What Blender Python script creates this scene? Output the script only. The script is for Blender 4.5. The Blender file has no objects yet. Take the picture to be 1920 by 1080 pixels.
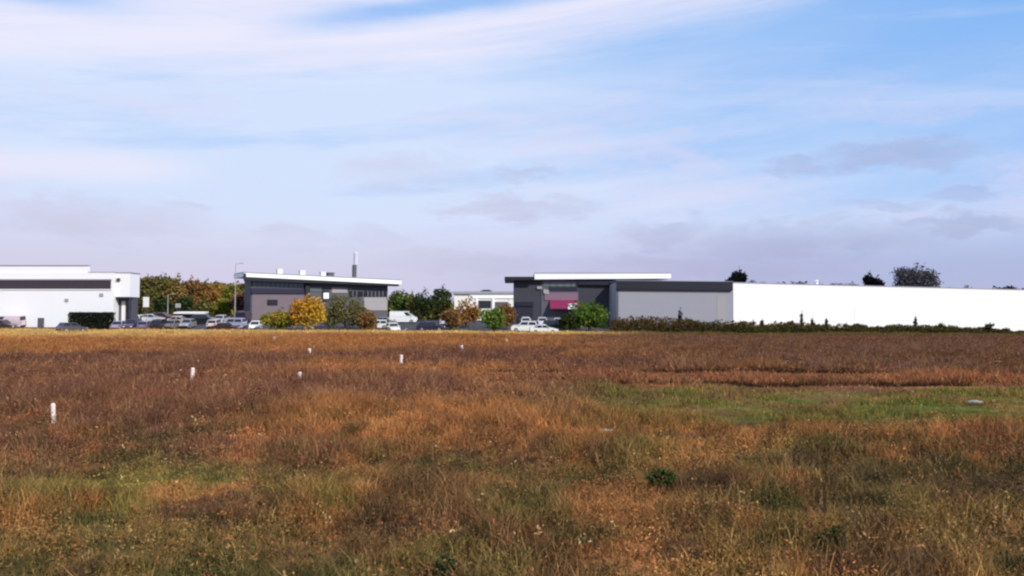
import bpy, bmesh, math, random
import numpy as np
from mathutils import Vector, Matrix

S = bpy.context.scene
C = S.collection
R = math.radians
rng = np.random.default_rng(11)
random.seed(5)

# ------------------------------------------------------------------ camera
F, HOR, EYE, ROLL = 1660.0, 600.0, 2.2, 0.25        # focal length (photo px), horizon row, eye height (m), roll (deg)
cam = bpy.data.cameras.new('camera')
co = bpy.data.objects.new('camera', cam); C.objects.link(co)
cam.sensor_width = 36.0
cam.lens = 36.0 * F / 1920.0
cam.clip_start, cam.clip_end = 0.1, 9000
pitch = math.atan((HOR - 540) / F)
co.matrix_world = Matrix.Translation((0, 0, EYE)) @ Matrix.Rotation(R(90) + pitch, 4, 'X') @ Matrix.Rotation(R(ROLL), 4, 'Z')
S.camera = co
S.cycles.filter_width = 2.3
S.view_settings.view_transform = 'Standard'
S.view_settings.look = 'None'
S.view_settings.exposure = 0.0
S.view_settings.gamma = 1.0

# ------------------------------------------------------------------ sun + sky
SUN_EL, SUN_AZ = 34.0, 143.0     # degrees; azimuth clockwise from +Y (the view direction): behind, to the right
sd = Vector((math.sin(R(SUN_AZ)) * math.cos(R(SUN_EL)), math.cos(R(SUN_AZ)) * math.cos(R(SUN_EL)), math.sin(R(SUN_EL))))
sl = bpy.data.lights.new('sun', 'SUN'); sl.energy = 4.5; sl.angle = R(0.5); sl.color = (1.0, 0.93, 0.84)
so = bpy.data.objects.new('sun', sl); C.objects.link(so)
so.rotation_euler = (-sd).to_track_quat('-Z', 'Y').to_euler()

W = bpy.data.worlds.new('World'); S.world = W; W.use_nodes = True
wt = W.node_tree; wt.nodes.clear()


class NT:
    def __init__(s, t): s.t = t
    def n(s, typ, **kw):
        nd = s.t.nodes.new(typ)
        for k, v in kw.items(): setattr(nd, k, v)
        return nd
    def put(s, sock, v):
        if hasattr(v, 'is_output') or isinstance(v, bpy.types.NodeSocket): s.t.links.new(v, sock)
        elif v is not None: sock.default_value = v
    def m(s, op, a, b=None, c=None, clamp=False):
        nd = s.n('ShaderNodeMath', operation=op); nd.use_clamp = clamp
        for i, v in enumerate((a, b, c)): s.put(nd.inputs[i], v)
        return nd.outputs[0]
    def step(s, v, a, b, lo=0.0, hi=1.0):
        nd = s.n('ShaderNodeMapRange', interpolation_type='SMOOTHSTEP')
        for i, x in enumerate((v, a, b, lo, hi)): s.put(nd.inputs[i], x)
        return nd.outputs[0]
    def mix(s, f, a, b, mode='MIX'):
        nd = s.n('ShaderNodeMix', data_type='RGBA', blend_type=mode)
        s.put(nd.inputs[0], f)
        for i, v in ((6, a), (7, b)):
            if isinstance(v, tuple) and len(v) == 3: v = (*v, 1)
            s.put(nd.inputs[i], v)
        return nd.outputs[2]
    def noise(s, vec, scale, det=4, rough=0.55, dist=0.0):
        nd = s.n('ShaderNodeTexNoise')
        if vec is not None: s.put(nd.inputs['Vector'], vec)
        nd.inputs['Scale'].default_value = scale; nd.inputs['Detail'].default_value = det
        nd.inputs['Roughness'].default_value = rough; nd.inputs['Distortion'].default_value = dist
        return nd.outputs['Fac']
    def xyz(s, x, y, z=0.0):
        nd = s.n('ShaderNodeCombineXYZ')
        for i, v in enumerate((x, y, z)): s.put(nd.inputs[i], v)
        return nd.outputs[0]


def lin(r, g, b):
    f = lambda c: c / 12.92 if c <= .04045 else ((c + .055) / 1.055) ** 2.4
    return (f(r / 255), f(g / 255), f(b / 255))


N = NT(wt)
SKYK = 0.1
sky = N.n('ShaderNodeTexSky', sky_type='NISHITA')
sky.sun_disc = False; sky.sun_elevation = R(SUN_EL); sky.sun_rotation = R(SUN_AZ)
sky.air_density = 1.0; sky.dust_density = 0.6; sky.ozone_density = 1.6
tc = N.n('ShaderNodeTexCoord'); sx = N.n('ShaderNodeSeparateXYZ'); wt.links.new(tc.outputs['Generated'], sx.inputs[0])
az = N.m('MULTIPLY', N.m('ARCTAN2', sx.outputs[0], sx.outputs[1]), 57.2958)
el = N.m('MULTIPLY', N.m('ARCSINE', sx.outputs[2]), 57.2958)
ck = lambda r, g, b: tuple(c / SKYK for c in lin(r, g, b))
# drifting domain for wisps
w1 = N.noise(N.xyz(N.m('MULTIPLY', az, .07), N.m('MULTIPLY', el, .2)), 1.0, 4)
w2 = N.noise(N.xyz(N.m('MULTIPLY', az, .11), N.m('MULTIPLY', el, .34), 7.3), 1.0, 5, .6)
w3 = N.noise(N.xyz(N.m('MULTIPLY', az, .36), N.m('MULTIPLY', el, 1.0), 3.1), 1.0, 5, .62)
azw = N.m('ADD', az, N.m('MULTIPLY', N.m('SUBTRACT', w2, .5), 7.0))
elw = N.m('ADD', el, N.m('MULTIPLY', N.m('SUBTRACT', w1, .5), 2.2))
elc = N.m('ADD', elw, N.m('ADD', N.m('MULTIPLY', N.m('SUBTRACT', w3, .5), 3.0), N.m('MULTIPLY', N.m('SUBTRACT', w2, .5), 1.4)))
# clear-sky blue held to a mid blue, then thinning toward the left by a high veil
blue = N.mix(0.85, sky.outputs[0], ck(138, 191, 255))
gap = N.m('SUBTRACT', N.m('ADD', el, N.m('MULTIPLY', N.m('SUBTRACT', w2, .5), 1.2)), N.m('ADD', 20.5, N.m('MULTIPLY', az, .17)))
gap = N.m('MULTIPLY', N.step(N.m('ABSOLUTE', gap), 1.35, .1), N.step(az, -19, -9))
cor = N.m('MULTIPLY', N.step(el, 16.6, 18.2), N.step(az, -19, -29))
veil = N.m('ADD', N.step(az, 34, -22), N.m('MULTIPLY', N.step(el, 19, 7), .6))
vn = N.noise(N.xyz(N.m('MULTIPLY', N.m('ADD', az, N.m('MULTIPLY', el, .9)), .035), N.m('MULTIPLY', N.m('SUBTRACT', el, N.m('MULTIPLY', az, .1)), .30), 2.0), 1.0, 6, .6)
veil = N.m('MULTIPLY', veil, N.step(vn, .25, .72, .42, 1.1), clamp=True)
veil = N.m('MULTIPLY', veil, N.m('SUBTRACT', 1.0, N.m('MULTIPLY', N.m('MAXIMUM', gap, cor), .8)))
col = N.mix(veil, blue, ck(211, 227, 254))
# sheet of cirrus rising to the right
lo = N.m('ADD', N.m('ADD', 16.6, N.m('MULTIPLY', az, .12)), N.m('MULTIPLY', N.m('MULTIPLY', az, az), .0013))
t = N.m('SUBTRACT', N.m('ADD', el, N.m('MULTIPLY', N.m('SUBTRACT', vn, .5), 3.0)), lo)
cir = N.step(t, -1.0, 1.5)
hole = N.m('SUBTRACT', 1.0, N.m('MULTIPLY', N.m('MAXIMUM', gap, cor), .9))
streak = N.noise(N.xyz(N.m('MULTIPLY', az, .03), N.m('MULTIPLY', N.m('SUBTRACT', el, N.m('MULTIPLY', az, .13)), .75), 4.0), 1.0, 6, .62)
cir = N.m('MULTIPLY', N.m('MULTIPLY', cir, hole), N.step(streak, .28, .66, .58, 1.0))
col = N.mix(N.m('MULTIPLY', cir, .93), col, ck(238, 236, 254))
# faint lavender veils drifting through the middle of the sky
lv = N.m('MULTIPLY', N.m('MULTIPLY', N.step(N.noise(N.xyz(N.m('MULTIPLY', azw, .06), N.m('MULTIPLY', elc, .22), 15.0), 1.0, 5, .6), .46, .68), N.step(el, 17, 12)), .55)
col = N.mix(lv, col, ck(220, 217, 245))
# thin streaks in the blue
thin = N.m('MULTIPLY', N.step(N.noise(N.xyz(N.m('MULTIPLY', azw, .04), N.m('MULTIPLY', N.m('ADD', el, N.m('MULTIPLY', az, .07)), .5), 9.0), 1.0, 5), .5, .75), N.step(el, 6, 10))
col = N.mix(N.m('MULTIPLY', thin, .45), col, ck(216, 226, 254))
# lavender haze near the horizon
hz = N.step(elw, 9.0, 2.0)
hcol = N.mix(N.step(az, -16, 24), ck(212, 206, 230), ck(178, 184, 220))
upper = N.mix(N.step(el, 7.0, 3.5), ck(222, 222, 244), hcol)
col = N.mix(N.m('MULTIPLY', hz, .92), col, upper)
# small grey-mauve clouds low in the sky: azimuth, elevation, half sizes (degrees), strength
mask = None
for (a, e, ra, re, k) in ((18, 9.3, 2.3, .8, .55), (23.8, 9.9, 4.6, 1.0, .55), (.6, 7.3, 5.2, .9, .65), (9.4, 5.6, 3.4, 1.0, .6), (-6.5, 9.2, 5.0, 1.3, .32),
                          (-25, 5.7, 6.0, 1.5, .5), (-14.6, 5.0, 3.0, .8, .42), (27, 7.5, 2.0, .6, .5), (18.5, 4.8, 7.5, 1.2, .6), (27, 5.6, 4.0, .7, .6),
                          (-9.2, 5.1, 2.8, .9, .4), (-20, 6.6, 2.0, .6, .4), (22.5, 6.9, 3.0, .5, .45), (1.0, 9.5, 2.4, .5, .4), (12, 3.4, 9, 1.0, .5), (-3, 3.6, 7, .8, .4)):
    q = N.m('ADD', N.m('POWER', N.m('ABSOLUTE', N.m('DIVIDE', N.m('SUBTRACT', azw, a), ra)), 2.0),
            N.m('POWER', N.m('ABSOLUTE', N.m('DIVIDE', N.m('SUBTRACT', elc, e), re)), 2.0))
    q = N.m('MULTIPLY', N.step(q, 1.5, .0), k * .85)
    mask = q if mask is None else N.m('MAXIMUM', mask, q)
mask = N.m('MULTIPLY', mask, N.step(w2, .28, .62, .35, 1.0))
col = N.mix(mask, col, N.mix(N.step(az, -10, 22), ck(196, 188, 214), ck(164, 168, 204)))
# sunlit wisps on the left
wis = N.m('MULTIPLY', N.m('MULTIPLY', N.step(N.m('ABSOLUTE', N.m('SUBTRACT', elw, 8.9)), 1.4, .1), N.step(az, -17, -24)), .5)
col = N.mix(wis, col, ck(246, 238, 252))
bg = N.n('ShaderNodeBackground'); bg.inputs[1].default_value = SKYK
wt.links.new(col, bg.inputs[0])
wo = N.n('ShaderNodeOutputWorld'); wt.links.new(bg.outputs[0], wo.inputs[0])

# ------------------------------------------------------------------ helpers
def Xp(px, d): return (px - 960) / F * d                 # bearing (photo column) -> metres east at distance d
def hor(px): return HOR + (px - 960) * math.tan(R(ROLL))
def Zp(px, py, d): return EYE + (hor(px) - py) / F * d


def material(name, base, rough=.8, metal=0.0, var=.12, scale=3.0, bump=0.0, bscale=20.0, ribs=None, spec=.35):
    m = bpy.data.materials.new(name); m.use_nodes = True
    t = NT(m.node_tree); p = m.node_tree.nodes['Principled BSDF']
    p.inputs['Roughness'].default_value = rough; p.inputs['Metallic'].default_value = metal
    p.inputs['Specular IOR Level'].default_value = spec
    tcn = t.n('ShaderNodeTexCoord')
    nz = t.noise(tcn.outputs['Object'], scale, 5, .6)
    a = tuple(min(1, c * (1 + var)) for c in base); b = tuple(c * (1 - var) for c in base)
    m.node_tree.links.new(t.mix(nz, b, a), p.inputs['Base Color'])
    h = None
    if bump: h = t.m('MULTIPLY', t.noise(tcn.outputs['Object'], bscale, 4), bump)
    if ribs:
        wv = t.n('ShaderNodeTexWave', wave_type='BANDS', bands_direction=ribs[0]); wv.inputs['Scale'].default_value = ribs[1]
        m.node_tree.links.new(tcn.outputs['Object'], wv.inputs[0])
        hh = t.m('MULTIPLY', wv.outputs[1], ribs[2]); h = hh if h is None else t.m('ADD', h, hh)
    if h is not None:
        bn = t.n('ShaderNodeBump'); bn.inputs['Distance'].default_value = .05
        m.node_tree.links.new(h, bn.inputs['Height']); m.node_tree.links.new(bn.outputs[0], p.inputs['Normal'])
    return m


def attr_material(name, rough=.85, trans=0.0, nvar=.25, nscale=2.5):
    """colour from the mesh's own 'col' attribute (plant hue, with shade painted in on the near right heath) with a fine procedural variation"""
    m = bpy.data.materials.new(name); m.use_nodes = True
    t = NT(m.node_tree); nt = m.node_tree; p = nt.nodes['Principled BSDF']
    at = t.n('ShaderNodeAttribute', attribute_name='col')
    tcn = t.n('ShaderNodeTexCoord')
    nz = t.noise(tcn.outputs['Object'], nscale, 5, .65)
    v = t.step(nz, .2, .8, 1 - nvar, 1 + nvar)
    hs = t.n('ShaderNodeHueSaturation'); nt.links.new(at.outputs['Color'], hs.inputs['Color']); nt.links.new(v, hs.inputs['Value'])
    nt.links.new(hs.outputs[0], p.inputs['Base Color'])
    p.inputs['Roughness'].default_value = rough; p.inputs['Specular IOR Level'].default_value = .04
    if trans:
        tr = t.n('ShaderNodeBsdfTranslucent'); nt.links.new(hs.outputs[0], tr.inputs[0])
        mx = t.n('ShaderNodeMixShader'); mx.inputs[0].default_value = trans
        nt.links.new(p.outputs[0], mx.inputs[1]); nt.links.new(tr.outputs[0], mx.inputs[2])
        nt.links.new(mx.outputs[0], nt.nodes['Material Output'].inputs[0])
    return m


M = {}
M['white'] = material('white_cladding', (.82, .82, .82), .55, var=.02, scale=.3, ribs=('X', 3.0, .5))
M['white_trim'] = material('white_trim', (.82, .82, .83), .5, var=.03)
M['offwhite'] = material('offwhite_render', (.72, .70, .66), .8, var=.05, scale=.5)
M['lightgrey'] = material('light_grey_cladding', (.31, .305, .345), .6, var=.05, scale=.35, ribs=('X', 3.0, .4))
M['midgrey'] = material('mid_grey_panel', (.085, .083, .10), .6, var=.12, scale=.6)
M['darkgrey'] = material('charcoal_cladding', (.036, .036, .052), .55, var=.15, scale=.5, ribs=('X', 2.0, .4))
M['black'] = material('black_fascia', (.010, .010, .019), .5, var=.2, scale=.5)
M['roofgrey'] = material('grey_roofing', (.30, .29, .33), .8, var=.08, scale=.4)
M['band'] = material('dark_band_glazing', (.045, .034, .042), .4, var=.1, scale=.4, spec=.3)
M['glass'] = material('dark_glass', (.018, .018, .026), .12, var=.3, scale=.7, spec=.5)
M['teal'] = material('grey_green_glass', (.10, .125, .13), .15, var=.2, scale=.5, spec=.5)
M['navy'] = material('navy_band', (.014, .013, .035), .45, var=.15)
M['brick'] = material('pinkish_brick', (.165, .128, .145), .9, var=.15, scale=1.5, bump=.3)
M['greywall'] = material('pale_grey_panel', (.31, .295, .30), .8, var=.1)
M['redpanel'] = material('crimson_fabric', (.20, .022, .070), .4, var=.1)
M['pinkwall'] = material('dusky_pink_panel', (.19, .115, .155), .7, var=.15)
M['flue'] = material('pale_flue_steel', (.52, .52, .58), .5, var=.08)
M['post'] = material('galvanised_steel', (.36, .36, .37), .5, .3, var=.1)
M['darkpost'] = material('dark_steel', (.05, .05, .055), .5, .2, var=.1)
M['bark'] = material('bark', (.055, .042, .03), .95, var=.3, scale=6, bump=.5)
M['asphalt'] = material('asphalt', (.05, .049, .052), .95, var=.25, scale=.6, bump=.2, bscale=60)
M['soil'] = material('track_soil', (.20, .135, .07), .95, var=.25, scale=.5, bump=.3)
M['paint'] = material('bay_marking_paint', (.6, .6, .58), .8, var=.1)
M['tyre'] = material('tyre_rubber', (.016, .015, .015), .9, var=.2)
M['rim'] = material('alloy_rim', (.42, .42, .43), .35, .6, var=.1)
M['lamp'] = material('headlamp_lens', (.75, .75, .76), .15, var=.05, spec=.6)
M['red'] = material('tail_lamp_lens', (.30, .012, .012), .25, var=.1)
M['stake'] = material('weathered_white_plastic', (.72, .60, .54), .7, var=.22, scale=9)
M['dullstake'] = material('dirty_peach_plastic', (.42, .30, .23), .8, var=.2, scale=9)
M['stone'] = material('pale_stone', (.30, .31, .25), .9, var=.2, scale=6, bump=.4)
M['leaf'] = attr_material('leaf', .7, .22, .25, 1.2)
M['heath'] = attr_material('heath_plants', .9, .12, .25, 3.0)
M['earth'] = attr_material('heath_ground', .95, 0, .4, 5.0)


def tag(o, label=None, cat=None, group=None, kind=None):
    if label: o['label'] = label
    if cat: o['category'] = cat
    if group: o['group'] = group
    if kind: o['kind'] = kind
    return o


def thing(name, label, cat, loc=(0, 0, 0), rz=0.0, group=None):
    o = bpy.data.objects.new(name, None); o.empty_display_size = .3; C.objects.link(o)
    o.location = loc; o.rotation_euler = (0, 0, rz)
    return tag(o, label, cat, group)


def link(name, me, parent=None):
    o = bpy.data.objects.new(name, me); C.objects.link(o)
    if parent is not None: o.parent = parent
    return o


class MB:
    """collects shapes, then builds ONE mesh object"""
    def __init__(s): s.b = bmesh.new()
    def hexa(s, pts):                       # 8 points: bottom loop 0-3, top loop 4-7
        v = [s.b.verts.new(p) for p in pts]
        for f in ((3, 2, 1, 0), (4, 5, 6, 7), (0, 1, 5, 4), (1, 2, 6, 5), (2, 3, 7, 6), (3, 0, 4, 7)):
            s.b.faces.new([v[i] for i in f])
        return s
    def box(s, x0, x1, y0, y1, z0, z1):
        return s.hexa([(x0, y0, z0), (x1, y0, z0), (x1, y1, z0), (x0, y1, z0), (x0, y0, z1), (x1, y0, z1), (x1, y1, z1), (x0, y1, z1)])
    def tube(s, p0, p1, r0, r1=None, n=8):
        r1 = r0 if r1 is None else r1
        p0, p1 = Vector(p0), Vector(p1); ax = (p1 - p0).normalized()
        a = ax.orthogonal().normalized(); c = ax.cross(a)
        l0 = [s.b.verts.new(p0 + (a * math.cos(2 * math.pi * i / n) + c * math.sin(2 * math.pi * i / n)) * r0) for i in range(n)]
        l1 = [s.b.verts.new(p1 + (a * math.cos(2 * math.pi * i / n) + c * math.sin(2 * math.pi * i / n)) * r1) for i in range(n)]
        for i in range(n): s.b.faces.new((l0[i], l0[(i + 1) % n], l1[(i + 1) % n], l1[i]))
        s.b.faces.new(l0[::-1]); s.b.faces.new(l1)
        return s
    def prism(s, prof, w0, w1=None):        # profile in x,z extruded across y; w0/w1: half width (number or list per point)
        wl = w0 if isinstance(w0, (list, tuple)) else [w0] * len(prof)
        a = [s.b.verts.new((p[0], -w, p[1])) for p, w in zip(prof, wl)]
        c = [s.b.verts.new((p[0], w, p[1])) for p, w in zip(prof, wl)]
        n = len(prof)
        s.b.faces.new(a); s.b.faces.new(c[::-1])
        for i in range(n): s.b.faces.new((a[(i + 1) % n], a[i], c[i], c[(i + 1) % n]))
        return s
    def quad(s, *pts):
        s.b.faces.new([s.b.verts.new(p) for p in pts]); return s
    def mesh(s, name, mat, bevel=0.0, smooth=False):
        if bevel:
            bmesh.ops.bevel(s.b, geom=s.b.edges[:], offset=bevel, segments=2, affect='EDGES', clamp_overlap=True)
        bmesh.ops.recalc_face_normals(s.b, faces=s.b.faces[:])
        me = bpy.data.meshes.new(name); s.b.to_mesh(me); s.b.free()
        me.materials.append(mat)
        if smooth:
            for p in me.polygons: p.use_smooth = True
        return me
    def build(s, name, mat, parent=None, bevel=0.0, smooth=False):
        return link(name, s.mesh(name, mat, bevel, smooth), parent)


def np_mesh(name, verts, loops, counts, mat, col=None):
    me = bpy.data.meshes.new(name)
    nv, nf = len(verts), len(counts)
    me.vertices.add(nv); me.vertices.foreach_set('co', np.ascontiguousarray(verts, np.float32).ravel())
    me.loops.add(len(loops)); me.loops.foreach_set('vertex_index', np.ascontiguousarray(loops, np.int32))
    me.polygons.add(nf)
    st = np.concatenate(([0], np.cumsum(counts)[:-1])).astype(np.int32)
    me.polygons.foreach_set('loop_start', st)
    me.update(calc_edges=True)
    if col is not None:
        at = me.color_attributes.new('col', 'FLOAT_COLOR', 'POINT')
        rgba = np.ones((nv, 4), np.float32); rgba[:, :3] = col
        at.data.foreach_set('color', rgba.ravel())
    me.materials.append(mat)
    return me


# value noise
_perm = np.random.default_rng(3).random((256, 256))
def vnoise(x, y):
    xi, yi = np.floor(x).astype(int), np.floor(y).astype(int)
    fx, fy = x - xi, y - yi
    fx, fy = fx * fx * (3 - 2 * fx), fy * fy * (3 - 2 * fy)
    g = lambda i, j: _perm[i & 255, j & 255]
    return (g(xi, yi) * (1 - fx) + g(xi + 1, yi) * fx) * (1 - fy) + (g(xi, yi + 1) * (1 - fx) + g(xi + 1, yi + 1) * fx) * fy
def fbm(x, y, o=4):
    s, a, tot = 0, 1, 0
    for i in range(o):
        s = s + a * vnoise(x * 2 ** i + 17.3 * i, y * 2 ** i + 9.1 * i); tot += a; a *= .55
    return s / tot
def sst(v, a, b):
    t = np.clip((v - a) / (b - a), 0, 1); return t * t * (3 - 2 * t)


EDGE = 139.0
def gz(x, y):
    """ground height"""
    x = np.asarray(x, float); y = np.asarray(y, float)
    field = 1 - sst(y, 128, 139)
    z = field * (.34 * (fbm(x / 11 + 3, y / 14, 2) - .5) + .16 * (fbm(x / 1.9, y / 2.1 + 8, 2) - .5))
    # two shallow furrows left of an old bank, right half of the field
    wob = 1.1 * (fbm(x / 9 + 40, y / 90, 2) - .5)
    on = sst(x, -2.5, 1.5) * (1 - sst(x, 60, 70))
    for (yc, dep, wd) in ((38.2, .20, .55), (30.6, .17, .40)):
        z = z - field * on * dep * np.exp(-((y - yc - wob * 2 - .02 * x) / wd) ** 2)
    slope = np.clip((y - 143) * .09, 0, 2.1) * (1 - sst(x, 14, 34)) * (1 - sst(y, 260, 420))
    return z + slope
def G(x, y): return float(gz(x, y))

# ------------------------------------------------------------------ heath colours (plant hues by place, shade painted in on the near right)
def cc(r, g, b): return np.array(lin(r, g, b))
def gauss(x, y, cx, cy, rx, ry, ang=0.0):
    c, s = math.cos(R(ang)), math.sin(R(ang))
    u, v = (x - cx) * c + (y - cy) * s, -(x - cx) * s + (y - cy) * c
    return sst(np.sqrt((u / rx) ** 2 + (v / ry) ** 2), 1.25, .6)

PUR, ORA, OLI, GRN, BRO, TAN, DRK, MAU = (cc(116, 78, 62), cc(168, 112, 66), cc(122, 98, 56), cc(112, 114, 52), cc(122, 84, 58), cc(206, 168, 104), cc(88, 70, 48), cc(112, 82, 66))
def rowwob(x): return 1.1 * (fbm(x / 9 + 40, x * 0 + .4, 2) - .5)
ROWS = ((38.6, .75), (30.9, .42))
def near_row(x, y, front=3.2, back=.7):
    w = rowwob(x) * 2 + .02 * x
    return sum(sst(y - yc - w, -front, -front * .7) * (1 - sst(y - yc - w, back * .5, back)) for yc, _ in ROWS) * sst(x, -3, -1)
def heath_col(x, y):
    wx = x + 3.0 * (fbm(x / 3.3, y / 4.0 + 50, 3) - .5) * np.clip(y / 20, .5, 4); wy = y + 4.0 * (fbm(x / 4.1 + 70, y / 4.3, 3) - .5) * np.clip(y / 20, .4, 5)
    n1 = fbm(x / 1.6, y / 2.3, 4)[:, None]; n2 = fbm(x / .8 + 31, y / 1.1 + 5, 3)[:, None]; n3 = fbm(x / 5 + 11, y / 9 + 21, 3)[:, None]
    mx = lambda a, b, k: a * (1 - k) + b * k
    sp = lambda n, a, b: sst(n, a, b)
    c = mx(OLI, BRO, sp(n3, .42, .64)); c = mx(c, ORA * .85, sp(n1, .52, .7) * .6)
    c = mx(c, GRN * .85, sp(n2, .52, .70) * .5)
    far = mx(PUR, ORA, sp(n3, .42, .64)); far = mx(far, BRO, sp(n1, .45, .65) * .6)
    c = mx(c, far, sst(wy, 17, 26)[:, None])
    k = lambda *a: gauss(wx, wy, *a)[:, None]
    c = mx(c, mx(PUR, BRO, sp(n1, .5, .68)), k(-11.5, 24, 10.5, 13, 8) * .85)      # purple-brown heather, left
    c = mx(c, mx(BRO, MAU, sp(n1, .4, .6)), (sst(wy, 36, 42) * sst(wx, 2, 12))[:, None] * .95)  # brown upland, far right
    c = mx(c, mx(ORA, BRO, sp(n2, .5, .75) * .6), k(-.5, 19.5, 5.5, 4.2, 0) * .95)      # orange bracken, middle
    c = mx(c, mx(ORA, BRO, sp(n2, .45, .7) * .7), k(6, 17.5, 6, 1.5, -8) * .85)
    c = mx(c, ORA, (sst(wy, 50, 75) * (1 - sst(wx, -12, 22)))[:, None] * .8)
    strip = ((sst(wy, 30.6, 31.6) * (1 - sst(wy, 36.6, 38.2)) * sst(wx, -2, 4)))[:, None]
    c = mx(c, mx(cc(160, 102, 68), BRO, sp(n1, .42, .62) * .9), strip * .9)
    gr = ((sst(wy, 17.2 - .10 * np.clip(wx, 0, 30), 21.8 - .12 * np.clip(wx, 0, 30)) * (1 - sst(wy, 28.2, 30.4)) * sst(wx, -2, 7)))[:, None]
    c = mx(c, mx(GRN, OLI, sp(n1, .38, .60) * .85), gr * (.97 - .5 * sp(n2, .5, .72)))                         # grassy strip
    c = mx(c, GRN, k(-5.0, 12.3, 1.6, 2.0, 0) * .5)                            # green patch, left
    c = mx(c, mx(DRK, OLI, sp(n1, .48, .62)), (sst(wx, 1.2, 5) * (1 - sst(wy, 13, 16)))[:, None] * .72)  # near right foreground: cloud shade painted into the heath colour
    c = mx(c, TAN, (sst(wy, 84, 112) * (1 - sst(wx, -52, -22)))[:, None] * .95)
    c = mx(c, TAN * .72, (sst(y, 122, 134) * (1 - sst(x, 5, 25)))[:, None] * .9)
    c = mx(c, cc(96, 80, 48), (sst(y, 124, 134) * sst(x, 10, 25))[:, None] * .8)
    rows = 0
    wob = rowwob(x)
    for (yc, wd) in ((38.6, .75), (30.9, .42)):
        rows = np.maximum(rows, sst(np.abs(y - yc - wob * 2 - .02 * x), wd, wd * .4) * (.35 + .65 * sst(vnoise(x * .35 + yc, yc + 0 * y), .25, .5)))
    c = mx(c, cc(58, 38, 26), (rows * sst(x, -2.5, -.5))[:, None] * .95)                # dark rush lines on the old bank
    nb = fbm(x / .75 + 60, y / 1.1 + 14, 3); nb2 = fbm(x / .9 + 160, y / 1.2 + 3, 3)
    mos = (1 - sst(wy, 15, 26))[:, None]
    c = mx(c, cc(60, 62, 34), sst(nb, .58, .68)[:, None] * mos * .75)                  # dark mossy patches
    c = mx(c, cc(176, 112, 68), sst(nb2, .57, .70)[:, None] * mos * .5)                # rusty bracken patches
    c = mx(c, cc(70, 52, 42), sst(nb, .42, .32)[:, None] * mos * .7)                   # dark heather
    n4 = fbm(x / .45 + 3, y / .7 + 77, 2)[:, None]
    return c * (0.41 + .73 * n1 + .55 * n4 * np.clip(1.4 - y[:, None] / 60, .4, 1))

# ------------------------------------------------------------------ ground sheet
ys = np.concatenate((np.arange(-60, 3, 3.0), np.arange(3, 42, .22), 42 * 1.012 ** np.arange(0, 100), np.array([142, 146, 150, 155, 160, 165, 170, 178, 190, 210, 240, 270, 320, 380, 440, 700, 1500, 5000.])))
ys = np.unique(ys); ks = np.linspace(-1, 1, 401); ks = np.sign(ks) * (np.abs(ks) * .8 + np.abs(ks) ** 5 * 3)
YY, KK = np.meshgrid(ys, ks, indexing='ij'); XX = KK * (np.abs(YY) * .95 + 9)
gx, gy = XX.ravel(), YY.ravel()
nr, nc = YY.shape
idx = np.arange(nr * nc).reshape(nr, nc)
q = np.stack((idx[:-1, :-1], idx[:-1, 1:], idx[1:, 1:], idx[1:, :-1]), -1).reshape(-1, 4)
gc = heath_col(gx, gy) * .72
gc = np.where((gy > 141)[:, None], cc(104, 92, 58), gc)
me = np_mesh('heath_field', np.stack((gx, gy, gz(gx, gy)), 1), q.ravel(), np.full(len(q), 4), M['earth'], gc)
for p in me.polygons: p.use_smooth = True
ground = tag(link('heath_field', me), 'brown and orange autumn heath field reaching to the buildings', 'ground', kind='structure')

# car park: asphalt sheets and a track
def sheet(name, x0, x1, y0, y1, mat, lift, label, cat):
    nx, ny = max(2, int((x1 - x0) / 4)), max(2, int((y1 - y0) / 2.5))
    a, b = np.meshgrid(np.linspace(x0, x1, nx), np.linspace(y0, y1, ny))
    i = np.arange(nx * ny).reshape(ny, nx)
    qq = np.stack((i[:-1, :-1], i[:-1, 1:], i[1:, 1:], i[1:, :-1]), -1).reshape(-1, 4)
    mm = np_mesh(name, np.stack((a.ravel(), b.ravel(), gz(a.ravel(), b.ravel()) + lift), 1), qq.ravel(), np.full(len(qq), 4), mat)
    return tag(link(name, mm), label, cat, kind='structure')
sheet('car_park', -110, 16, 144, 176, M['asphalt'], .012, 'grey asphalt car park in front of the buildings', 'car park')
sheet('dirt_track', -110, -36, 124, 131, M['soil'], .06, 'pale dirt track along the field edge', 'track')

# ------------------------------------------------------------------ heath plants (uncountable: one object per kind)
def scatter(rho, d0, d1, side=.64, pad=5):
    """random field positions, density rho(d) per square metre"""
    out = []
    edges = d0 * (d1 / d0) ** np.linspace(0, 1, 40)
    for a, b in zip(edges[:-1], edges[1:]):
        m = (a + b) / 2; wdt = side * m + pad
        n = int(rho(m) * (b - a) * 2 * wdt)
        out.append(np.stack((rng.uniform(-wdt, wdt, n), rng.uniform(a, b, n)), 1))
    return np.concatenate(out)

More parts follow.
